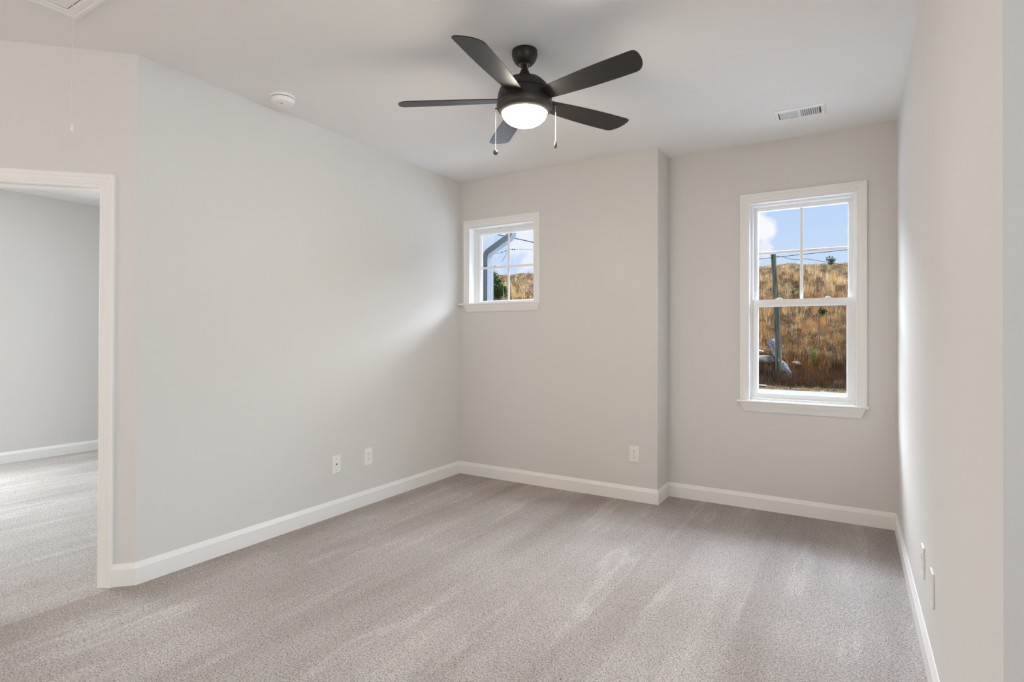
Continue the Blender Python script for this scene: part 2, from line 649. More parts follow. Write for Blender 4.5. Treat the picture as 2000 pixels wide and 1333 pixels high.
case_u = DO0 + 0.005 - 0.066
skirting([dpt(case_u, 0), (0, YC), (0, 0), (XJ, 0), (XJ, YJ), (XR, YJ), (XR, YC), (6.6, YC)],
         ['baseboard_diagonal', 'baseboard_left', 'baseboard_back', 'baseboard_chase', 'baseboard_alcove', 'baseboard_right', 'baseboard_hall'])
skirting([(XF, -5.6), (XF, 1.8)], ['baseboard_far'])

# ------------------------------------------------------------------ door casing and jamb
CAS = [(0, 0), (0, 0.018), (0.003, 0.020), (0.018, 0.0195), (0.022, 0.0165), (0.036, 0.0155), (0.044, 0.0125), (0.049, 0.0125), (0.053, 0.010), (0.063, 0.0095), (0.066, 0.007), (0.066, 0)]


def casing_u(frame, u0, u1, z0, z1, prof):
    """three sided casing; (u0,u1,z1) is the outer rectangle, prof gives (inset, height)"""
    rings = []
    for ins, h in prof:
        rings.append([frame(u0 + ins, h, z0), frame(u0 + ins, h, z1 - ins), frame(u1 - ins, h, z1 - ins), frame(u1 - ins, h, z0)])
    mb = MB().loops(rings, closed_ring=False, closed_path=True)
    k = len(prof)
    mb.f.append(tuple(i * 4 for i in range(k)))
    mb.f.append(tuple(i * 4 + 3 for i in range(k))[::-1])
    return mb


def dframe(u, h, z):
    return (*dpt(u, h), z)


dr = struct(empty('door_1'))
cs = 0.066
casing_u(dframe, DO0 + 0.005 - cs, DO1 - 0.005 + cs, 0, DOH - 0.005 + cs, CAS).build('door_casing', M_TRIM, dr)
casing_u(lambda u, h, z: dframe(u, -T - h, z), DO0 + 0.005 - cs, DO1 - 0.005 + cs, 0, DOH - 0.005 + cs, CAS).build('door_casing', M_TRIM, dr)
mb = MB()
mb.prism([dpt(DO0 - 0.02, 0.0005), dpt(DO0, 0.0005), dpt(DO0, -T - 0.0005), dpt(DO0 - 0.02, -T - 0.0005)], 0, DOH + 0.02)
mb.prism([dpt(DO1, 0.0005), dpt(DO1 + 0.02, 0.0005), dpt(DO1 + 0.02, -T - 0.0005), dpt(DO1, -T - 0.0005)], 0, DOH + 0.02)
mb.prism([dpt(DO0, 0.0005), dpt(DO1, 0.0005), dpt(DO1, -T - 0.0005), dpt(DO0, -T - 0.0005)], DOH, DOH + 0.02)
mb.build('door_jamb', M_TRIM, dr)
mb = MB()
mb.prism([dpt(DO0, -0.05), dpt(DO0 + 0.011, -0.05), dpt(DO0 + 0.011, -0.085), dpt(DO0, -0.085)], 0, DOH)
mb.prism([dpt(DO1 - 0.011, -0.05), dpt(DO1, -0.05), dpt(DO1, -0.085), dpt(DO1 - 0.011, -0.085)], 0, DOH)
mb.prism([dpt(DO0 + 0.011, -0.05), dpt(DO1 - 0.011, -0.05), dpt(DO1 - 0.011, -0.085), dpt(DO0 + 0.011, -0.085)], DOH - 0.011, DOH)
mb.build('door_stop', M_TRIM, dr)


# ------------------------------------------------------------------ windows
def rect_sweep(x0, x1, z0, z1, prof):
    """closed mitred frame; prof gives (inset, y)"""
    rings = []
    for ins, y in prof:
        rings.append([(x0 + ins, y, z0 + ins), (x0 + ins, y, z1 - ins), (x1 - ins, y, z1 - ins), (x1 - ins, y, z0 + ins)])
    return MB().loops(rings, closed_ring=True, closed_path=True)


def stool_apron(win, x0, x1, zt, yw, depth, ax0, ax1, zb):
    """sill board whose front nose stands out, and a crown-like apron below with mitred returns"""
    mb = MB()
    prof = [(0.0, zt - 0.019), (-0.030, zt - 0.019), (-0.036, zt - 0.015), (-0.038, zt - 0.0095), (-0.036, zt - 0.004), (-0.030, zt), (0.0, zt)]
    mb.loops([[(x0, yw + y, z) for y, z in prof], [(x1, yw + y, z) for y, z in prof]])
    k = len(prof)
    mb.f += [tuple(range(k)), tuple(range(k, 2 * k))[::-1]]
    mb.box((win[0], yw, zt - 0.019), (win[1], yw + depth, zt))
    st = mb
    zz = zt - 0.019
    ap = MB()
    A = [(0.0, 0.032, zz), (0.002, 0.0315, zz - 0.006), (0.006, 0.029, zz - 0.012), (0.012, 0.023, zz - 0.026), (0.016, 0.019, zz - 0.034),
         (0.022, 0.0125, zb + 0.010), (0.027, 0.010, zb)]
    rings = []
    for ins, h, z in A:
        rings.append([(ax0 + ins, yw, z), (ax0 + ins, yw - h, z), (ax1 - ins, yw - h, z), (ax1 - ins, yw, z)])
    ap.loops(rings, closed_ring=True)
    ap.f += [tuple(range(4)), tuple(range((len(A) - 1) * 4, len(A) * 4))[::-1]]
    return st, ap


def pane(x0, x1, z0, z1, y):
    return MB().box((x0, y, z0), (x1, y + 0.004, z1))


# --- window_1: the small fixed window
w1 = struct(empty('window_1', (0.454, 0, 1.59)))
off = Vector((-0.454, 0, -1.59))


def place(mb, name, mt, parent, o=None, **kw):
    o = off if o is None else o
    mb.v = [tuple(Vector(q) + o) for q in mb.v]
    return mb.build(name, mt, parent, **kw)


CW = [(i * 0.063 / 0.066, h) for i, h in CAS]
place(casing_u(lambda u, h, z: (u, -h, z), 0.108 - 0.058, 0.80 + 0.060, 1.59, 2.295 + 0.068, CW), 'window_casing', M_TRIM, w1)
mb = MB()
for a, b in (((0.108, 0, 1.59), (0.113, 0.11, 2.295)), ((0.795, 0, 1.59), (0.80, 0.11, 2.295)), ((0.113, 0, 2.29), (0.795, 0.11, 2.295))):
    mb.box(a, b)
place(mb, 'window_jamb', M_TRIM, w1)
SASH = [(0, 0.085), (0.010, 0.085), (0.013, 0.092), (0.022, 0.092), (0.025, 0.104), (0.040, 0.106), (0.046, 0.118), (0.050, 0.127), (0.050, 0.145), (0, 0.145)]
fr = place(rect_sweep(0.113, 0.795, 1.572, 2.29, SASH), 'window_frame', M_VINYL, w1)
GY = 0.132
g = place(pane(0.16, 0.748, 1.617, 2.245, GY), 'glass_pane', M_GLASS, w1)
place(MB().box((0.452, GY - 0.008, 1.62), (0.474, GY - 0.001, 2.242)), 'vertical_muntin', M_VINYL, w1, bevel=0.003)
place(MB().box((0.163, GY - 0.0085, 1.919), (0.745, GY - 0.001, 1.940)), 'horizontal_muntin', M_VINYL, w1, bevel=0.003)
st, ap = stool_apron((0.108, 0.80), 0.004, 0.866, 1.592, 0, 0.085, 0.058, 0.864, 1.514)
place(st, 'window_sill', M_TRIM, w1)
place(ap, 'window_apron', M_TRIM, w1)

# --- window_2: the tall double hung window
w2 = struct(empty('window_2', (2.842, YJ, 0.812)))
off = Vector((-2.842, -YJ, -0.812))
place(casing_u(lambda u, h, z: (u, YJ - h, z), W2[0] - 0.060, W2[1] + 0.060, 0.812, 2.295 + 0.066, CW), 'window_casing', M_TRIM, w2)
mb = MB()
mb.box((W2[0], YJ, 0.812), (W2[0] + 0.005, YJ + 0.07, 2.295))
mb.box((W2[1] - 0.005, YJ, 0.812), (W2[1], YJ + 0.07, 2.295))
mb.box((W2[0] + 0.005, YJ, 2.29), (W2[1] - 0.005, YJ + 0.07, 2.295))
place(mb, 'window_jamb', M_TRIM, w2)
FR = [(0, 0.045), (0.008, 0.045), (0.010, 0.050), (0.016, 0.050), (0.017, 0.090), (0.024, 0.090), (0.025, 0.135), (0, 0.135)]
place(rect_sweep(W2[0] + 0.005, W2[1] - 0.005, 0.806, 2.29, [(i, YJ + y) for i, y in FR]), 'window_frame', M_VINYL, w2)
# upper sash
US = [(0, 0.094), (0.014, 0.094), (0.020, 0.099), (0.024, 0.108), (0.024, 0.125), (0, 0.125)]
us = place(rect_sweep(2.524, 3.159, 1.545, 2.268, [(i, YJ + y) for i, y in US]), 'upper_sash', M_VINYL, w2)
g2y = YJ + 0.108
o2 = off
place(pane(2.546, 3.137, 1.568, 2.246, g2y), 'glass_pane', M_GLASS, us)
place(MB().box((2.831, g2y - 0.008, 1.572), (2.853, g2y - 0.001, 2.243)), 'vertical_muntin', M_VINYL, us, bevel=0.003)
place(MB().box((2.549, g2y - 0.0085, 1.914), (3.134, g2y - 0.001, 1.935)), 'horizontal_muntin', M_VINYL, us, bevel=0.003)
# lower sash
LS = [(0, 0.056), (0.030, 0.056), (0.034, 0.059), (0.041, 0.068), (0.041, 0.085), (0, 0.085)]
x0, x1, z0, z1 = 2.512, 3.171, 0.828, 1.568
rings = []
for ins, y in LS:
    zt_in = ins * (0.053 / 0.041)
    rings.append([(x0 + ins, YJ + y, z0 + ins), (x0 + ins, YJ + y, z1 - zt_in), (x1 - ins * 1.1, YJ + y, z1 - zt_in), (x1 - ins * 1.1, YJ + y, z0 + ins)])
ls = place(MB().loops(rings, True, True), 'lower_sash', M_VINYL, w2)
place(pane(2.551, 3.128, 0.866, 1.518, YJ + 0.072), 'glass_pane', M_GLASS, ls)
for lx in (2.695, 3.008):
    mb = MB()
    mb.box((lx - 0.026, YJ + 0.060, 1.568), (lx + 0.026, YJ + 0.082, 1.574))
    mb.lathe([(0.0, 0.0), (0.011, 0.0), (0.010, 0.006), (0.0, 0.007)], 16, (lx, YJ + 0.071, 1.574), cap=False)
    mb.box((lx - 0.004, YJ + 0.046, 1.575), (lx + 0.020, YJ + 0.066, 1.580))
    place(mb, 'sash_lock', M_VINYL, ls, bevel=0.001)
mb = MB()
mb.box((W2[0] + 0.012, YJ + 0.03, 0.812), (W2[1] - 0.012, YJ + 0.056, 0.828))
place(mb, 'sill_step', M_VINYL, w2, bevel=0.002)
st, ap = stool_apron((W2[0], W2[1]), 2.417, 3.258, 0.8135, YJ, 0.05, 2.436, 3.240, 0.730)
place(st, 'window_sill', M_TRIM, w2)
place(ap, 'window_apron', M_TRIM, w2)


# ------------------------------------------------------------------ ceiling fan
FX, FY = 1.736, -1.785
fan = empty('ceiling_fan', (FX, FY, H))
tag(fan, 'dark bronze five-blade ceiling fan with a lit frosted glass bowl', 'ceiling fan')
Z = lambda z: z - H
MB().lathe([(0.0, 0.0), (0.064, 0.0), (0.0655, Z(2.728)), (0.065, Z(2.716)), (0.060, Z(2.698)), (0.051, Z(2.682)), (0.040, Z(2.672)), (0.034, Z(2.668)), (0.032, Z(2.670)),
            (0.030, Z(2.676)), (0.0, Z(2.678))], 64, cap=False).build('canopy', M_FAN, fan, smooth=True)
hb = MB()
hb.lathe([(0.0, Z(2.677)), (0.029, Z(2.677)), (0.029, Z(2.669)), (0.0225, Z(2.666)), (0.0, Z(2.666))], 40, cap=False)
hbo = hb.build('hanger_bracket', M_CHROME, fan, smooth=True)
hs = MB()
for a in (0.4, 1.7, 2.9, 4.2, 5.4):
    hs.lathe([(0.0, 0), (0.0045, 0), (0.0045, -0.004), (0.0, -0.004)], 10, (0.0205 * math.cos(a), 0.0205 * math.sin(a), Z(2.6665)), cap=False)
hs.build('bracket_hole', M_DARK, hbo)
MB().lathe([(0.0, Z(2.70)), (0.0125, Z(2.70)), (0.0125, Z(2.61)), (0.0, Z(2.61))], 24, cap=False).build('downrod', M_FAN, fan, smooth=True)
MB().lathe([(0.0, Z(2.652)), (0.0135, Z(2.652)), (0.0165, Z(2.648)), (0.022, Z(2.636)), (0.030, Z(2.618)), (0.034, Z(2.608)), (0.034, Z(2.600)), (0.0, Z(2.600))], 40, cap=False).build('yoke_cover', M_FAN, fan, smooth=True)
MB().lathe([(0.0, Z(2.603)), (0.040, Z(2.602)), (0.066, Z(2.597)), (0.092, Z(2.584)), (0.114, Z(2.562)), (0.127, Z(2.540)), (0.133, Z(2.524)), (0.130, Z(2.5215)), (0.135, Z(2.519)),
            (0.1385, Z(2.495)), (0.139, Z(2.474)), (0.136, Z(2.471)), (0.0, Z(2.471))], 80, cap=False).build('motor_housing', M_FAN, fan, smooth=True)
MB().lathe([(0.0, Z(2.471)), (0.1385, Z(2.471)), (0.1415, Z(2.466)), (0.1425, Z(2.456)), (0.1405, Z(2.445)), (0.134, Z(2.434)), (0.122, Z(2.4235)), (0.1165, Z(2.4205)), (0.1135, Z(2.422)),
            (0.110, Z(2.430)), (0.0, Z(2.430))], 80, cap=False).build('light_ring', M_RING, fan, smooth=True)
bowl = []
for k in range(15):
    a = k / 14 * PI / 2
    bowl.append((0.1145 * math.cos(a) ** 0.85 if k < 14 else 0.0, Z(2.424) - 0.066 * math.sin(a) ** 1.1))
MB().lathe(bowl, 80, cap=False).build('light_bowl', M_BULB, fan, smooth=True, angle=80)
sc = MB()
for a in (-0.98, -0.90):
    c = (0.142 * math.cos(a), 0.142 * math.sin(a), Z(2.463))
    sc.tube([(c[0] * 0.98, c[1] * 0.98, c[2]), (c[0] * 1.016, c[1] * 1.016, c[2])], 0.0035, 10)
sc.build('ring_screw', M_KNOB, fan)


def blade():
    """one blade along +x, drooped edge on the +y side"""
    mb = MB()
    top, bot = [], []
    for k in range(12):
        x = 0.095 + k * 0.045
        w = 0.042 + 0.0265 * math.sin(min((x - 0.095) / 0.44, 1) * PI / 2)
        if x < 0.60:
            top.append((x, w))
        bot.append((x, -w))
    pts = bot + [(0.630, -0.0685), (0.645, -0.067), (0.654, -0.061), (0.6595, -0.050), (0.661, -0.035), (0.659, -0.010), (0.653, 0.014),
                 (0.643, 0.036), (0.631, 0.052), (0.617, 0.063), (0.603, 0.068)] + top[::-1]
    n = len(pts)
    th = 0.0045
    p = math.radians(12)
    lo, hi = [], []
    for x, y in pts:
        for z, dst in ((-th / 2, lo), (th / 2, hi)):
            dst.append((x, y * math.cos(p) + z * math.sin(p), -y * math.sin(p) + z * math.cos(p)))
    mb.add(lo + hi, [tuple(range(n))[::-1], tuple(range(n, 2 * n))] + [(i, (i + 1) % n, n + (i + 1) % n, n + i) for i in range(n)])
    return mb


b0 = blade().build('fan_blade', M_FAN, fan, bevel=0.0012, seg=1)
for k in range(5):
    b = b0 if k == 0 else b0.copy()
    if k:
        COL.objects.link(b)
        b.parent = fan
    b.location = (0, 0, Z(2.489))
    b.rotation_euler = (0, 0, math.radians(-81.5 + 72 * k))


def chain(x, y, z0, z1, r):
    mb = MB()
    n = int((z0 - z1) / 0.0042)
    mb.tube([(x, y, z0), (x, y, z1)], r * 0.55, 6)
    for k in range(n):
        zz = z0 - (k + 0.5) * (z0 - z1) / n
        mb.lathe([(0.0, -r), (r * 0.87, -r * 0.5), (r, 0), (r * 0.87, r * 0.5), (0.0, r)], 6, (x, y, zz), cap=False)
    return mb


cx, cy = 1.609 - FX, -1.859 - FY
mb = MB()
k = 0.132 / math.hypot(cx, cy)
mb.tube([(cx * k, cy * k, Z(2.447)), (cx * 1.02, cy * 1.02, Z(2.447))], 0.004, 10)
mb.build('chain_outlet', M_FAN, fan)
c1 = chain(cx, cy, Z(2.444), Z(2.236), 0.0011).build('pull_chain', M_CHROME, fan)
kb = [(0.0127 * math.sin(a), Z(2.223) - 0.0127 * math.cos(a)) for a in [PI * i / 12 for i in range(13)]]
kb[0] = (0.0, kb[0][1])
kb[-1] = (0.0, kb[-1][1])
MB().lathe(kb, 24, (cx, cy, 0), cap=False).build('pull_knob', M_KNOB, c1, smooth=True)
cx, cy = 1.8725 - FX, -1.706 - FY
mb = MB()
k = 0.132 / math.hypot(cx, cy)
mb.tube([(cx * k, cy * k, Z(2.466)), (cx * 1.02, cy * 1.02, Z(2.466))], 0.004, 10)
mb.build('chain_outlet', M_FAN, fan)
c2 = chain(cx, cy, Z(2.466), Z(2.277), 0.0015).build('pull_chain', M_CHROME, fan)
MB().lathe([(0.0, Z(2.278)), (0.003, Z(2.277)), (0.0055, Z(2.270)), (0.0075, Z(2.258)), (0.007, Z(2.249)), (0.004, Z(2.244)), (0.0, Z(2.243))], 20, (cx, cy, 0), cap=False).build('pull_knob', M_KNOB, c2, smooth=True)

# ------------------------------------------------------------------ smoke detector
sd = empty('smoke_detector', (0.207, -2.076, H))
tag(sd, 'round white smoke detector on the ceiling near the left wall', 'smoke detector')
MB().lathe([(0.0, 0), (0.071, 0), (0.0715, -0.003), (0.0715, -0.011), (0.069, -0.0135), (0.060, -0.0135), (0.0, -0.0135)], 64, cap=False).build('base_plate', M_PLATE, sd, smooth=True)
MB().lathe([(0.0, -0.0135), (0.059, -0.0135), (0.059, -0.0165), (0.0, -0.0165)], 48, cap=False).build('vent_gap', M_DARK, sd)
MB().lathe([(0.0, -0.0165), (0.064, -0.0165), (0.067, -0.019), (0.0665, -0.030), (0.062, -0.042), (0.055, -0.0465), (0.047, -0.048), (0.0, -0.048)], 64, cap=False).build('cover', M_PLATE, sd, smooth=True)
gr = MB()
gc = Vector((0.62, -0.78, 0)) * 0.026
gr.lathe([(0.0, -0.0478), (0.030, -0.0478), (0.030, -0.0495), (0.0275, -0.051), (0.0, -0.051)], 40, (gc.x, gc.y, 0), cap=False)
go = gr.build('sounder_ring', M_PLATE, sd, smooth=True)
gs = MB()
for i in range(-1, 2):
    for j in range(-1, 2):
        c = gc + Vector((i * 0.0045, j * 0.0045, 0))
        gs.box((c.x - 0.0013, c.y - 0.0013, -0.0514), (c.x + 0.0013, c.y + 0.0013, -0.0505))
gs.build('sounder_grille', M_DARK, go)

# ------------------------------------------------------------------ ceiling vent
vt = empty('air_vent', (2.870, -0.200, H))
tag(vt, 'white two-way metal air vent on the ceiling near the tall window', 'vent')
OX, OY = 0.150, 0.094
IX, IY = 0.122, 0.060
rings = []
for hx, hy, z in ((OX, OY, 0.0), (OX, OY, -0.004), (OX - 0.012, OY - 0.012, -0.008), (IX, IY, -0.008), (IX, IY, -0.0005), (IX, IY, 0.0)):
    rings.append([(-hx, -hy, z), (hx, -hy, z), (hx, hy, z), (-hx, hy, z)])
MB().loops(rings).build('vent_frame', M_PLATE, vt)
MB().box((-IX, -IY, -0.0012), (IX, IY, -0.0002)).build('duct_shadow', M_DARK, vt)
MB().box((-0.008, -IY, -0.009), (0.006, IY, -0.001)).build('centre_bar', M_PLATE, vt)
for k in range(18):
    left = k < 9
    x = (-0.112 + k * 0.0118) if left else (0.014 + (k - 9) * 0.0118)
    sgn = -1 if left else 1
    mb = MB()
    dx = 0.0060
    mb.add([(x - dx * sgn, -IY, -0.0012), (x - dx * sgn, IY, -0.0012), (x + dx * sgn * 0.4, IY, -0.0085), (x + dx * sgn * 0.4, -IY, -0.0085),
            (x - dx * sgn + 0.0014, -IY, -0.0012), (x - dx * sgn + 0.0014, IY, -0.0012), (x + dx * sgn * 0.4 + 0.0014, IY, -0.0085), (x + dx * sgn * 0.4 + 0.0014, -IY, -0.0085)],
           [(0, 1, 2, 3), (7, 6, 5, 4), (0, 4, 5, 1), (1, 5, 6, 2), (2, 6, 7, 3), (3, 7, 4, 0)])
    mb.build('louver', M_PLATE, vt)
MB().box((0.1255, -0.010, -0.016), (0.1285, 0.012, -0.007)).build('damper_lever', M_SCREW, vt)
for x in (-0.137, 0.139):
    sm = MB()
    sm.lathe([(0.0, -0.0075), (0.0035, -0.0075), (0.0030, -0.0095), (0.0, -0.0100)], 12, (x, 0, 0), cap=False)
    sm.build('mounting_screw', M_SCREW, vt)

# ------------------------------------------------------------------ attic hatch and its pull cord
ha = empty('attic_hatch', (0.132, -3.103, H - 0.001))
tag(ha, 'white framed attic hatch in the ceiling above the doorway', 'attic hatch')
HW, HL, FWD = 0.76, 1.45, 0.053
prof = [(0.0, 0.0), (0.0, -0.010), (0.004, -0.013), (0.016, -0.013), (0.020, -0.0105), (0.040, -0.0095), (0.047, -0.007), (FWD, -0.006), (FWD, 0.0)]
rings = []
for ins, z in prof:
    rings.append([(ins, -ins, z), (HW - ins, -ins, z), (HW - ins, -HL + ins, z), (ins, -HL + ins, z)])
MB().loops(rings, True, True).build('hatch_trim', M_TRIM, ha)
MB().box((FWD + 0.004, -HL + FWD + 0.004, -0.005), (HW - FWD - 0.004, -FWD - 0.004, -0.001)).build('hatch_panel', M_CEIL, ha)
MB().box((FWD, -HL + FWD, -0.0012), (HW - FWD, -FWD, -0.0003)).build('hatch_gap', M_DARK, ha)
pc = empty('pull_cord', (0.2635, -3.167, H - 0.005))
tag(pc, 'thin white pull cord with a small tip hanging from the attic hatch', 'pull cord')
mb = MB()
pts = []
for k in range(22):
    t = k / 21
    pts.append((0.0035 * math.sin(t * 5.0) * t, 0.002 * math.sin(t * 7), -t * 0.535))
mb.tube(pts, 0.0012, 8)
mb.build('cord', M_CORD, pc)
e = Vector(pts[-1])
MB().lathe([(0.0, 0.004), (0.0035, 0.003), (0.0055, -0.006), (0.0065, -0.022), (0.0062, -0.028), (0.0, -0.030)], 20, tuple(e), cap=False).build('cord_tip', M_PLATE, pc, smooth=True)


# ------------------------------------------------------------------ wall plates
def plate(name, loc, rz, kind, label, cat):
    """built facing -y, rz turns it onto its wall"""
    r = empty(name, loc, rz)
    tag(r, label, cat)
    w, h = 0.0385, 0.0640
    MB().box((-w, -0.0065, -h), (w, 0.0, h)).build('cover_plate', M_PLATE, r, bevel=0.0022)
    if kind == 'duplex':
        for s in (-1, 1):
            z = s * 0.0195
            mb = MB()
            pl = []
            for k in range(28):
                a = 2 * PI * k / 28
                x = 0.0170 * math.cos(a)
                zz = max(-0.0125, min(0.0125, 0.0170 * math.sin(a)))
                pl.append((x, zz))
            n = len(pl)
            mb.add([(x, -0.0066, z + q) for x, q in pl] + [(x, -0.0085, z + q) for x, q in pl],
                   [tuple(range(n)), tuple(range(n, 2 * n))] + [(i, (i + 1) % n, n + (i + 1) % n, n + i) for i in range(n)])
            rc = mb.build('receptacle', M_PLATE, r)
            sl = MB()
            sl.box((-0.0073, -0.0088, z + 0.0008), (-0.0053, -0.0078, z + 0.0098))
            sl.box((0.0053, -0.0088, z + 0.0018), (0.0073, -0.0078, z + 0.0088))
            sl.tube([(0, -0.0088, z - 0.0062), (0, -0.0078, z - 0.0062)], 0.0030, 14)
            sl.build('socket_slots', M_DARK, rc)
        MB().tube([(0, -0.0074, 0), (0, -0.006, 0)], 0.003, 14).build('plate_screw', M_SCREW, r)
    else:
        for s in (-1, 1):
            MB().tube([(0, -0.0076, s * 0.042), (0, -0.006, s * 0.042)], 0.0034, 14).build('plate_screw', M_SCREW, r)
        if kind == 'coax':
            j = MB()
            j.tube([(0, -0.0095, 0), (0, -0.006, 0)], 0.0058, 20)
            jo = j.build('cable_jack', M_CHROME, r)
            MB().tube([(0, -0.0100, 0), (0, -0.0090, 0)], 0.0046, 16).build('jack_socket', M_DARK, jo)
    return r


plate('cable_wall_plate', (0, -1.475, 0.366), PI / 2, 'coax', 'white cable jack plate low on the left wall, nearer the doorway', 'cable plate')
plate('power_outlet', (0, -1.165, 0.366), PI / 2, 'duplex', 'white double power outlet low on the left wall, beside the cable plate', 'power outlet')
plate('power_outlet', (1.704, 0, 0.368), 0, 'duplex', 'white double power outlet on the back wall between the two windows', 'power outlet')
plate('power_outlet', (XR, -1.350, 0.354), -PI / 2, 'duplex', 'white power outlet on the right wall, farther from the camera', 'power outlet')
plate('blank_wall_plate', (XR, -1.664, 0.360), -PI / 2, 'blank', 'plain white wall plate on the right wall, nearest the camera', 'wall plate')

# ================================================================== outdoors
Y0, SLOPE = 32.4, 0.454
RNG = np.random.RandomState(11)


def hz(x, y):
    b = -1.72
    top = 55.0
    s = np.clip(y - Y0, 0, top - Y0)
    k = 1.0 - 0.0026 * (x + 1.0)
    s = np.where(s < 1.5, s * s / 3.0, s - 0.75)
    z = b + SLOPE * s * k
    over = np.clip(y - top, 0, None)
    z = z - 0.02 * over
    bump = 0.55 * (0.16 * np.sin(x * 0.9 + y * 0.3) + 0.12 * np.sin(x * 0.37 - y * 0.8 + 1.3) + 0.08 * np.sin(x * 2.1 + y * 1.7)) * np.clip((y - Y0) / 3, 0, 1)
    return z + bump


gx = np.linspace(-62, 26, 177)
gy = np.concatenate([np.linspace(30.2, Y0, 4)[:-1], np.linspace(Y0, 58, 60), [64, 75]])
X, Y = np.meshgrid(gx, gy)
Zg = hz(X, Y)
nx, ny = len(gx), len(gy)
vs = np.stack([X.ravel(), Y.ravel(), Zg.ravel()], 1)
fs = [(j * nx + i, j * nx + i + 1, (j + 1) * nx + i + 1, (j + 1) * nx + i) for j in range(ny - 1) for i in range(nx - 1)]
mb = MB()
mb.v = [tuple(q) for q in vs]
mb.f = fs
struct(mb.build('hillside', M_HILL, smooth=True, angle=180))
struct(MB().box((-62, 1.95, -1.95), (26, 30.3, -1.745)).build('ground', M_BOUNCE))  # unseen ground kept pale to bounce light up through the windows
ang = math.radians(4)
# road along the foot of the hill, slightly askew to the house
mb = MB()
a, b = Vector((-62, 30.9 - 0.055 * (-62 - 0))), Vector((26, 30.9 - 0.055 * 26))
mb.add([(-62, 23, -1.715), (26, 20, -1.715), (26, 30.9 - 0.05 * 26, -1.715), (-25, 32.15, -1.715), (-62, 33.2, -1.715),
        (-62, 23, -1.80), (26, 20, -1.80), (26, 30.9 - 0.05 * 26, -1.80), (-25, 32.15, -1.80), (-62, 33.2, -1.80)],
       [(0, 1, 2, 3, 4), (9, 8, 7, 6, 5), (0, 5, 6, 1), (1, 6, 7, 2), (2, 7, 8, 3), (3, 8, 9, 4), (4, 9, 5, 0)])
struct(mb.build('road', mat('grey_asphalt_road', (0.122, 0.122, 0.129), 0.9, spec=0.05, var=(0.8, 0.06))))


def blades(name, xs, ys, hs, cols, per, spread, width, lean, mt):
    """tufts of grass: every blade a tapering two-segment strip"""
    n = len(xs)
    N = n * per
    r = RNG
    bx = np.repeat(xs, per) + r.normal(0, spread, N)
    by = np.repeat(ys, per) + r.normal(0, spread, N)
    bh = np.repeat(hs * np.clip(1 - (ys - 51.0) / 4.0 * 0.7, 0.22, 1.0), per) * r.uniform(0.55, 1.1, N)
    c = np.repeat(cols, per, 0) * r.uniform(0.75, 1.25, (N, 1))
    a = r.uniform(0, 2 * PI, N)
    ln = r.normal(0, lean, (N, 2)) * bh[:, None]
    wd = width * r.uniform(0.7, 1.3, N)
    ox, oy = np.cos(a) * wd / 2, np.sin(a) * wd / 2
    bz = hz(bx, by) - 0.05
    V = np.zeros((N, 5, 3))
    V[:, 0] = np.stack([bx - ox, by - oy, bz], 1)
    V[:, 1] = np.stack([bx + ox, by + oy, bz], 1)
    mx, my = bx + ln[:, 0] * 0.35, by + ln[:, 1] * 0.35
    V[:, 2] = np.stack([mx + ox * .8, my + oy * .8, bz + bh * 0.55], 1)
    V[:, 3] = np.stack([mx - ox * .8, my - oy * .8, bz + bh * 0.55], 1)
    V[:, 4] = np.stack([bx + ln[:, 0], by + ln[:, 1], bz + bh], 1)
    idx = np.arange(N)[:, None] * 5
    quads = idx + np.array([[0, 1, 2, 3]])
    tris = idx + np.array([[3, 2, 4]])
    me = bpy.data.meshes.new(name)
    me.vertices.add(N * 5)
    me.vertices.foreach_set('co', V.ravel())
    me.loops.add(N * 7)
    li = np.concatenate([quads, tris], 1).ravel()
    me.loops.foreach_set('vertex_index', li)
    me.polygons.add(N * 2)
    st = np.zeros((N, 2), int)
    st[:, 0] = np.arange(N) * 7
    st[:, 1] = st[:, 0] + 4
    me.polygons.foreach_set('loop_start', st.ravel())
    me.update(calc_edges=True)
    at = me.color_attributes.new('blade_colour', 'FLOAT_COLOR', 'POINT')
    cc = np.ones((N, 5, 4))
    cc[:, :, :3] = np.clip(c, 0, 1)[:, None, :]
    at.data.foreach_set('color', cc.ravel())
    me.materials.append(mt)
    o = bpy.data.objects.new(name, me)
    COL.objects.link(o)
    return o


def scatter(n, y0, y1):
    k = n // 2
    xs = np.concatenate([RNG.uniform(-13, 11, k), RNG.uniform(-46, -20, n - k)])
    ys = RNG.uniform(y0, y1, n)
    return xs, ys


GOLD = np.array([0.50, 0.315, 0.135])
STRAW = np.array([0.60, 0.445, 0.235])
RUST = np.array([0.29, 0.145, 0.062])
BROWN = np.array([0.11, 0.072, 0.044])
GREYB = np.array([0.15, 0.115, 0.085])
OLIVE = np.array([0.15, 0.145, 0.06])


def pick(xs, ys, table):
    """patches: a smooth field plus chance decides the colour"""
    f = 0.5 + 0.25 * np.sin(xs * 0.8 + 1.1 * np.sin(ys * 0.6)) + 0.25 * np.sin(ys * 1.1 + 0.7 * xs)
    f = np.clip(f + RNG.normal(0, 0.22, len(xs)), 0, 0.999)
    t = np.array(table)
    c = t[(f * len(t)).astype(int)]
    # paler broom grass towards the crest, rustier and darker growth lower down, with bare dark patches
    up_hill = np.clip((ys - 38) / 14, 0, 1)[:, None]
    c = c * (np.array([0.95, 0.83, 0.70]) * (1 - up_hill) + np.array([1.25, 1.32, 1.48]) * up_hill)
    patch = np.sin(xs * 1.7 + 2.0 * np.sin(ys * 0.9)) * np.sin(ys * 1.9 + 1.3 * np.sin(xs * 1.1)) + RNG.normal(0, 0.35, len(xs))
    return c * np.where(patch > 0.45, 0.5, 1.0)[:, None]


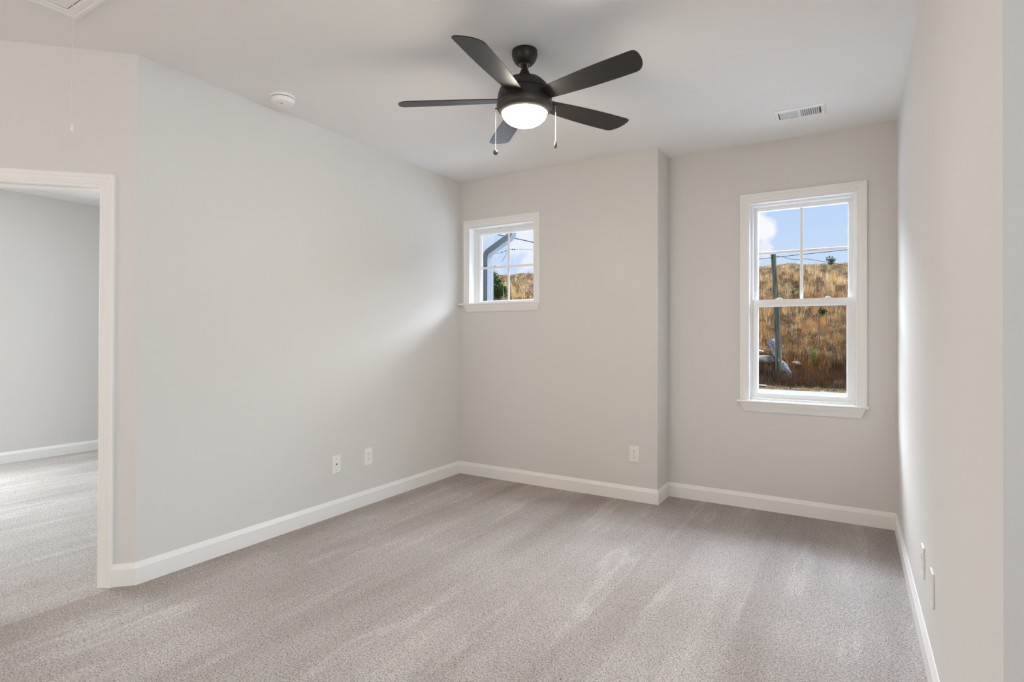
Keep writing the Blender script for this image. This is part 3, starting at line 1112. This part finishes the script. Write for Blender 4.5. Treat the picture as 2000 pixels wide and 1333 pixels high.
# tall broom sedge in clumps over the whole slope
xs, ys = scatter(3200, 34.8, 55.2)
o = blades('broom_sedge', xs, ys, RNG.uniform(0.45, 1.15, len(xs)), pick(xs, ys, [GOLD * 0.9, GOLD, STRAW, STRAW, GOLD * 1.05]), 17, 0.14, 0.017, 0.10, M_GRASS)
tag(o, 'tall golden dry grass in clumps on the hillside beyond the windows', 'grass', kind='stuff')
# low rusty undergrowth between the clumps
xs, ys = scatter(17000, 33.4, 55.6)
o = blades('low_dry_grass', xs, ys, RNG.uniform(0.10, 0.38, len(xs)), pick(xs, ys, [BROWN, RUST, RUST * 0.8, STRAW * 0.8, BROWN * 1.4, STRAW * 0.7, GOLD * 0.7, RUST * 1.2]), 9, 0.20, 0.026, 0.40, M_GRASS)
tag(o, 'low rusty brown undergrowth between the golden clumps on the hillside', 'grass', kind='stuff')
# grey brown brush at the foot of the slope
xs, ys = scatter(3000, 33.0, 36.8)
o = blades('dry_brush', xs, ys, RNG.uniform(0.4, 0.95, len(xs)), pick(xs, ys, [GREYB * 0.7, GREYB, BROWN, GREYB * 0.85, BROWN * 1.2, RUST * 0.7]), 16, 0.16, 0.02, 0.22, M_GRASS)
tag(o, 'grey brown leafless brush along the foot of the hillside', 'brush', kind='stuff')
# verge by the road
xs, ys = scatter(1500, 0, 1)
ys = 31.05 - 0.05 * xs + RNG.uniform(0, 1.1, len(xs)) ** 1.3 * 1.3
o = blades('verge_grass', xs, ys, RNG.uniform(0.05, 0.16, len(xs)), pick(xs, ys, [OLIVE * 1.3, STRAW * 0.8, OLIVE, STRAW * 0.9]), 12, 0.10, 0.03, 0.5, M_GRASS)
tag(o, 'short olive and straw grass on the verge beside the road', 'grass', kind='stuff')


def zat(x, y):
    return float(hz(np.array([x]), np.array([y]))[0])


# utility pole
pb, pt = Vector((-0.74, 34.40, zat(-0.74, 34.4) - 0.3)), Vector((-1.066, 34.15, 6.55))
up_ = empty('utility_pole', (pb.x, pb.y, pb.z + 0.3))
tag(up_, 'leaning weathered wooden utility pole on the hillside, seen through the tall window', 'pole')
o0 = Vector((pb.x, pb.y, pb.z + 0.3))
mb = MB()
pts, rr = [], []
for k in range(14):
    t = k / 13
    q = pb.lerp(pt, t) + Vector((0.05 * math.sin(t * 3.0), 0, 0))
    pts.append(q - o0)
    rr.append(0.19 - 0.05 * t)
mb.tube(pts, rr, 16)
mb.build('pole_shaft', M_POLE, up_, smooth=True)
cp = MB()
cp.tube([pts[-1] - Vector((0, 0, 0.10)), pts[-1] + Vector((0, 0, 0.02))], 0.15, 16)
cp.build('pole_cap', M_WIRE, up_)
tg = MB()
q = pb.lerp(pt, 0.17) - o0
tg.box((q.x + 0.02, q.y - 0.21, q.z - 0.12), (q.x + 0.09, q.y - 0.19, q.z + 0.12))
tg.build('pole_tag', M_ROCKW, up_)


def wire(name, pts, r, label, cat='power line', sag=0.0, n=14):
    P = [Vector(q) for q in pts]
    out = []
    for a, b in zip(P[:-1], P[1:]):
        for k in range(n):
            t = k / n
            out.append(a.lerp(b, t) - Vector((0, 0, sag * 4 * t * (1 - t))))
    out.append(P[-1])
    o = out[0].copy()
    mb = MB().tube([q - o for q in out], r, 6)
    w = mb.build(name, M_WIRE, None, loc=o)
    tag(w, label, cat)
    return w


wire('power_line', [(-2.92, 32.56, 6.0), (-1.83, 33.45, 6.16), (-1.0, 34.08, 6.29), (1.64, 34.63, 6.48), (5.13, 35.59, 6.77)], 0.017,
     'black cable rising to the right past the utility pole', sag=0.0)
wire('power_line', [(-1.0, 34.08, 6.39), (-0.52, 34.49, 6.34), (-0.11, 34.85, 6.21), (0.35, 35.25, 6.19), (0.67, 35.56, 6.27), (2.91, 37.52, 5.91), (5.34, 39.82, 5.54)], 0.015,
     'black cable falling to the right from the utility pole', sag=0.0)
# lines seen through the small window
wire('power_line', [(-14.11, 20.34, 7.03), (-13.32, 21.41, 6.85), (-11.93, 22.84, 6.52), (-11.39, 23.76, 6.4)], 0.026,
     'thick dark cable crossing the sky beyond the small window', sag=0.0)
lw = wire('power_line', [(-18.41, 27.09, 6.75), (-17.91, 27.98, 6.98), (-17.65, 28.49, 7.14), (-17.27, 28.95, 7.38), (-17.16, 29.26, 7.41), (-16.07, 30.27, 7.45), (-15.16, 31.41, 7.49)], 0.011,
          'thin wire with dark insulators crossing the sky beyond the small window', sag=0.0)
for q in ((-17.64, 28.49, 7.14), (-17.46, 28.72, 7.26), (-17.17, 29.13, 7.4), (-17.1, 29.29, 7.41)):
    c = Vector(q) - Vector(lw.location)
    MB().lathe([(0.0, -0.045), (0.042, -0.03), (0.045, 0.0), (0.042, 0.03), (0.0, 0.045)], 10, tuple(c), cap=False).build('insulator', M_WIRE, lw)
MB().tube([Vector((-17.34, 28.8, 7.24)) - Vector(lw.location), Vector((-17.69, 28.59, 6.52)) - Vector(lw.location)], 0.012, 6).build('drop_wire', M_WIRE, lw)


# boulders and the dead log
def rock(name, c, s, seed, mt, label):
    rr = random.Random(seed)
    bm = bmesh.new()
    bmesh.ops.create_icosphere(bm, subdivisions=3, radius=1)
    ph = [rr.uniform(0, 6) for _ in range(6)]
    for v in bm.verts:
        p = v.co
        f = 1 + 0.16 * math.sin(3 * p.x + ph[0]) * math.cos(2.6 * p.y + ph[1]) + 0.10 * math.sin(5 * p.z + ph[2] + 2 * p.x) + 0.05 * math.sin(9 * p.x + ph[3]) * math.sin(8 * p.y + ph[4])
        f *= 1 - 0.25 * max(0, p.z - 0.45)
        v.co = Vector((p.x * s[0], p.y * s[1], p.z * s[2])) * f
    me = bpy.data.meshes.new(name)
    bm.to_mesh(me)
    bm.free()
    me.materials.append(mt)
    o = bpy.data.objects.new(name, me)
    COL.objects.link(o)
    o.location = (c[0], c[1], zat(c[0], c[1]) + s[2] * 0.45 + c[2])
    tag(o, label, 'boulder')
    return o


rock('boulder', (-1.85, 35.6, 0.25), (0.62, 0.5, 0.36), 3, M_ROCK, 'tan rounded boulder in the brush left of the utility pole')
rock('boulder', (-2.75, 36.3, 0.35), (0.85, 0.5, 0.28), 5, M_ROCKW, 'flat white boulder behind the tan boulder left of the utility pole')
rock('boulder', (0.08, 35.7, 0.25), (0.28, 0.22, 0.2), 9, M_ROCK, 'small pale boulder in the brush right of the utility pole')
rock('boulder', (-2.25, 32.35, 0.02), (0.55, 0.3, 0.16), 12, M_ROCKW, 'low white boulder on the verge beside the road')
rock('boulder', (-1.55, 32.25, 0.0), (0.32, 0.25, 0.12), 15, M_ROCK, 'small tan boulder on the verge beside the white one')
a = Vector((-1.42, 36.2, 1.0))
b = Vector((-0.15, 34.3, zat(-0.15, 34.3) - 0.1))
mb = MB()
pts, rr = [], []
for k in range(16):
    t = k / 15
    pts.append(a.lerp(b, t) - b + Vector((0.05 * math.sin(9 * t), 0, 0.05 * math.cos(7 * t))))
    rr.append(0.21 + 0.05 * math.sin(11 * t) + 0.03 * math.sin(23 * t))
mb.tube(pts, rr, 14)
fl = empty('fallen_log', b)
tag(fl, 'pale mottled dead log lying slanted behind the utility pole', 'log')
mb.build('trunk', M_LOG, fl, smooth=True)
for (t0, dv) in ((2, (-0.45, 0, 0.35)), (0, (0.2, 0, 0.45)), (4, (0.55, 0, 0.3))):
    s = pts[t0]
    MB().tube([s, s + Vector(dv) * 0.5, s + Vector(dv) + Vector((0.05, 0, 0.05))], [0.06, 0.04, 0.015], 8).build('branch_stub', M_LOG, fl)


# shrubs
def shrub(x, y, w, h, mt, label, leaves=420, ls=0.07, seed=0, lift=0.0, name='green_shrub'):
    rr = random.Random(seed)
    r = empty(name, (x, y, zat(x, y)))
    tag(r, label, 'shrub')
    st = MB()
    tips = []
    for k in range(9):
        a = rr.uniform(0, 2 * PI)
        e = Vector((math.cos(a) * w * rr.uniform(.1, .42), math.sin(a) * w * rr.uniform(.1, .42), h * rr.uniform(.55, .98) + lift))
        st.tube([(0, 0, -0.05), e * 0.5 + Vector((0, 0, 0.05 * h)), e], [0.022, 0.015, 0.006], 6)
        tips.append(e)
    st.build('stem', M_STEM, r)
    lf = MB()
    for k in range(leaves):
        e = rr.choice(tips)
        t = rr.uniform(0.3, 1.02)
        c = e * t + Vector((rr.gauss(0, w * 0.10), rr.gauss(0, w * 0.10), rr.gauss(0, h * 0.05)))
        d = Vector((rr.gauss(0, 1), rr.gauss(0, 1), rr.gauss(0.3, 1))).normalized()
        n = d.orthogonal().normalized()
        n = (n * math.cos(rr.uniform(0, 6)) + d.cross(n) * math.sin(rr.uniform(0, 6))).normalized()
        L = ls * rr.uniform(0.7, 1.3)
        lf.add([c - d * L, c + n * L * 0.45, c + d * L, c - n * L * 0.45], [(0, 1, 2, 3)])
    lf.build('leaves', mt, r)
    return r


shrub(1.50, 54.3, 1.0, 0.95, M_LEAFD, 'dark green shrub standing on the hill crest, seen through the tall window', 170, 0.095, 1, 0.05)
shrub(1.30, 43.2, 0.6, 0.75, M_LEAFD, 'small dark green bush halfway up the hillside, right side of the tall window', 260, 0.07, 2)
shrub(1.15, 35.6, 0.75, 1.15, M_LEAFY, 'yellow green bush in the brush at the foot of the hillside', 420, 0.05, 3, 0.25)
shrub(-1.1, 47.5, 0.9, 0.5, M_LEAFY, 'low olive bush on the hillside behind the utility pole', 200, 0.06, 4)
for i, (x, y, w_, h_, lb) in enumerate(((-33.6, 50.2, 2.9, 3.0, 'tall dark green bush at the left of the hillside beyond the small window'),
                                        (-31.9, 49.0, 2.7, 2.3, 'lower dark green bush right beside the tall bush beyond the small window'),
                                        (-30.0, 47.4, 2.6, 1.9, 'dark green bush below the others behind the bare sapling'))):
    shrub(x, y, w_, h_, M_LEAFD, lb, 1500, 0.13, 20 + i)
shrub(-26.6, 46.0, 1.1, 1.0, M_LEAFY, 'small yellow green bush right of the bare sapling beyond the small window', 300, 0.07, 31)
sp = empty('bare_sapling', (-28.4, 45.8, zat(-28.4, 45.8)))
tag(sp, 'pale leafless sapling before the dark green bushes beyond the small window', 'sapling')
mb = MB()
mb.tube([(0, 0, 0), (0.05, 0, 0.8), (-0.05, 0, 1.5), (-0.1, 0, 2.1)], [0.05, 0.04, 0.03, 0.01], 8)
for z, dx in ((0.7, 0.6), (0.9, -0.6), (1.2, 0.45), (0.4, 0.35)):
    mb.tube([(0.02, 0, z), (dx * 0.6, 0.1, z + 0.2), (dx, 0.1, z + 0.28)], [0.03, 0.02, 0.008], 6)
mb.build('trunk', M_ROCKW, sp)

# ------------------------------------------------------------------ downspout on the neighbouring wing
ds = empty('downspout', (-0.816, 1.67, -1.72))
tag(ds, 'blue grey metal downspout with an elbow on the house corner outside the small window', 'downspout')


def spout(path, hx, hy):
    """rectangular pipe with shallow ribs; path in the x-z plane"""
    prof = []
    for (sx, sy, ex, ey) in ((-1, -1, 1, -1), (1, -1, 1, 1), (1, 1, -1, 1), (-1, 1, -1, -1)):
        for k in range(10):
            t = k / 10
            dep = 0.0035 if k in (2, 3, 6, 7) else 0.0
            x, y = sx + (ex - sx) * t, sy + (ey - sy) * t
            nx_, ny_ = (sy + ey) / 2 * 0, 0
            mx_, my_ = (sx + ex) / 2, (sy + ey) / 2
            prof.append((x * hx - mx_ * dep, y * hy - my_ * dep))
    P = [Vector(q) for q in path]
    rings = []
    for i, q in enumerate(P):
        d = (P[min(i + 1, len(P) - 1)] - P[max(i - 1, 0)]).normalized()
        a = Vector((d.z, 0, -d.x))
        rings.append([q + a * x + Vector((0, y, 0)) for x, y in prof])
    mb = MB().loops(rings)
    n = len(prof)
    mb.f += [tuple(range(n)), tuple(range((len(P) - 1) * n, len(P) * n))[::-1]]
    return mb


ZB = 1.72
path = [(0, 0, 0)]
path += [(0, 0, 2.28 + ZB)]
for k in range(1, 8):
    t = k / 7 * math.radians(62)
    s = 0.9 + 0.1 * (k % 2)
    path.append((0.10 * (1 - math.cos(t)), 0, 2.28 + ZB + 0.10 * math.sin(t)))
e = Vector(path[-1])
dv = Vector((math.sin(math.radians(62)), 0, math.cos(math.radians(62))))
e2 = e + dv * 0.30
for k in range(8):
    t = math.radians(62) * (1 - k / 7)
    path.append((e2.x + 0.10 * (math.cos(t) - math.cos(math.radians(62))), 0, e2.z + 0.10 * (math.sin(math.radians(62)) - math.sin(t))))
e3 = Vector(path[-1])
path.append((e3.x, 0, e3.z + 0.25))
spout(path, 0.0375, 0.05).build('spout_pipe', M_SPOUT, ds)
for z in (0.6, 3.45):
    MB().box((-0.054, -0.054, z), (0.040, 0.054, z + 0.025)).build('strap', M_SPOUT, ds)
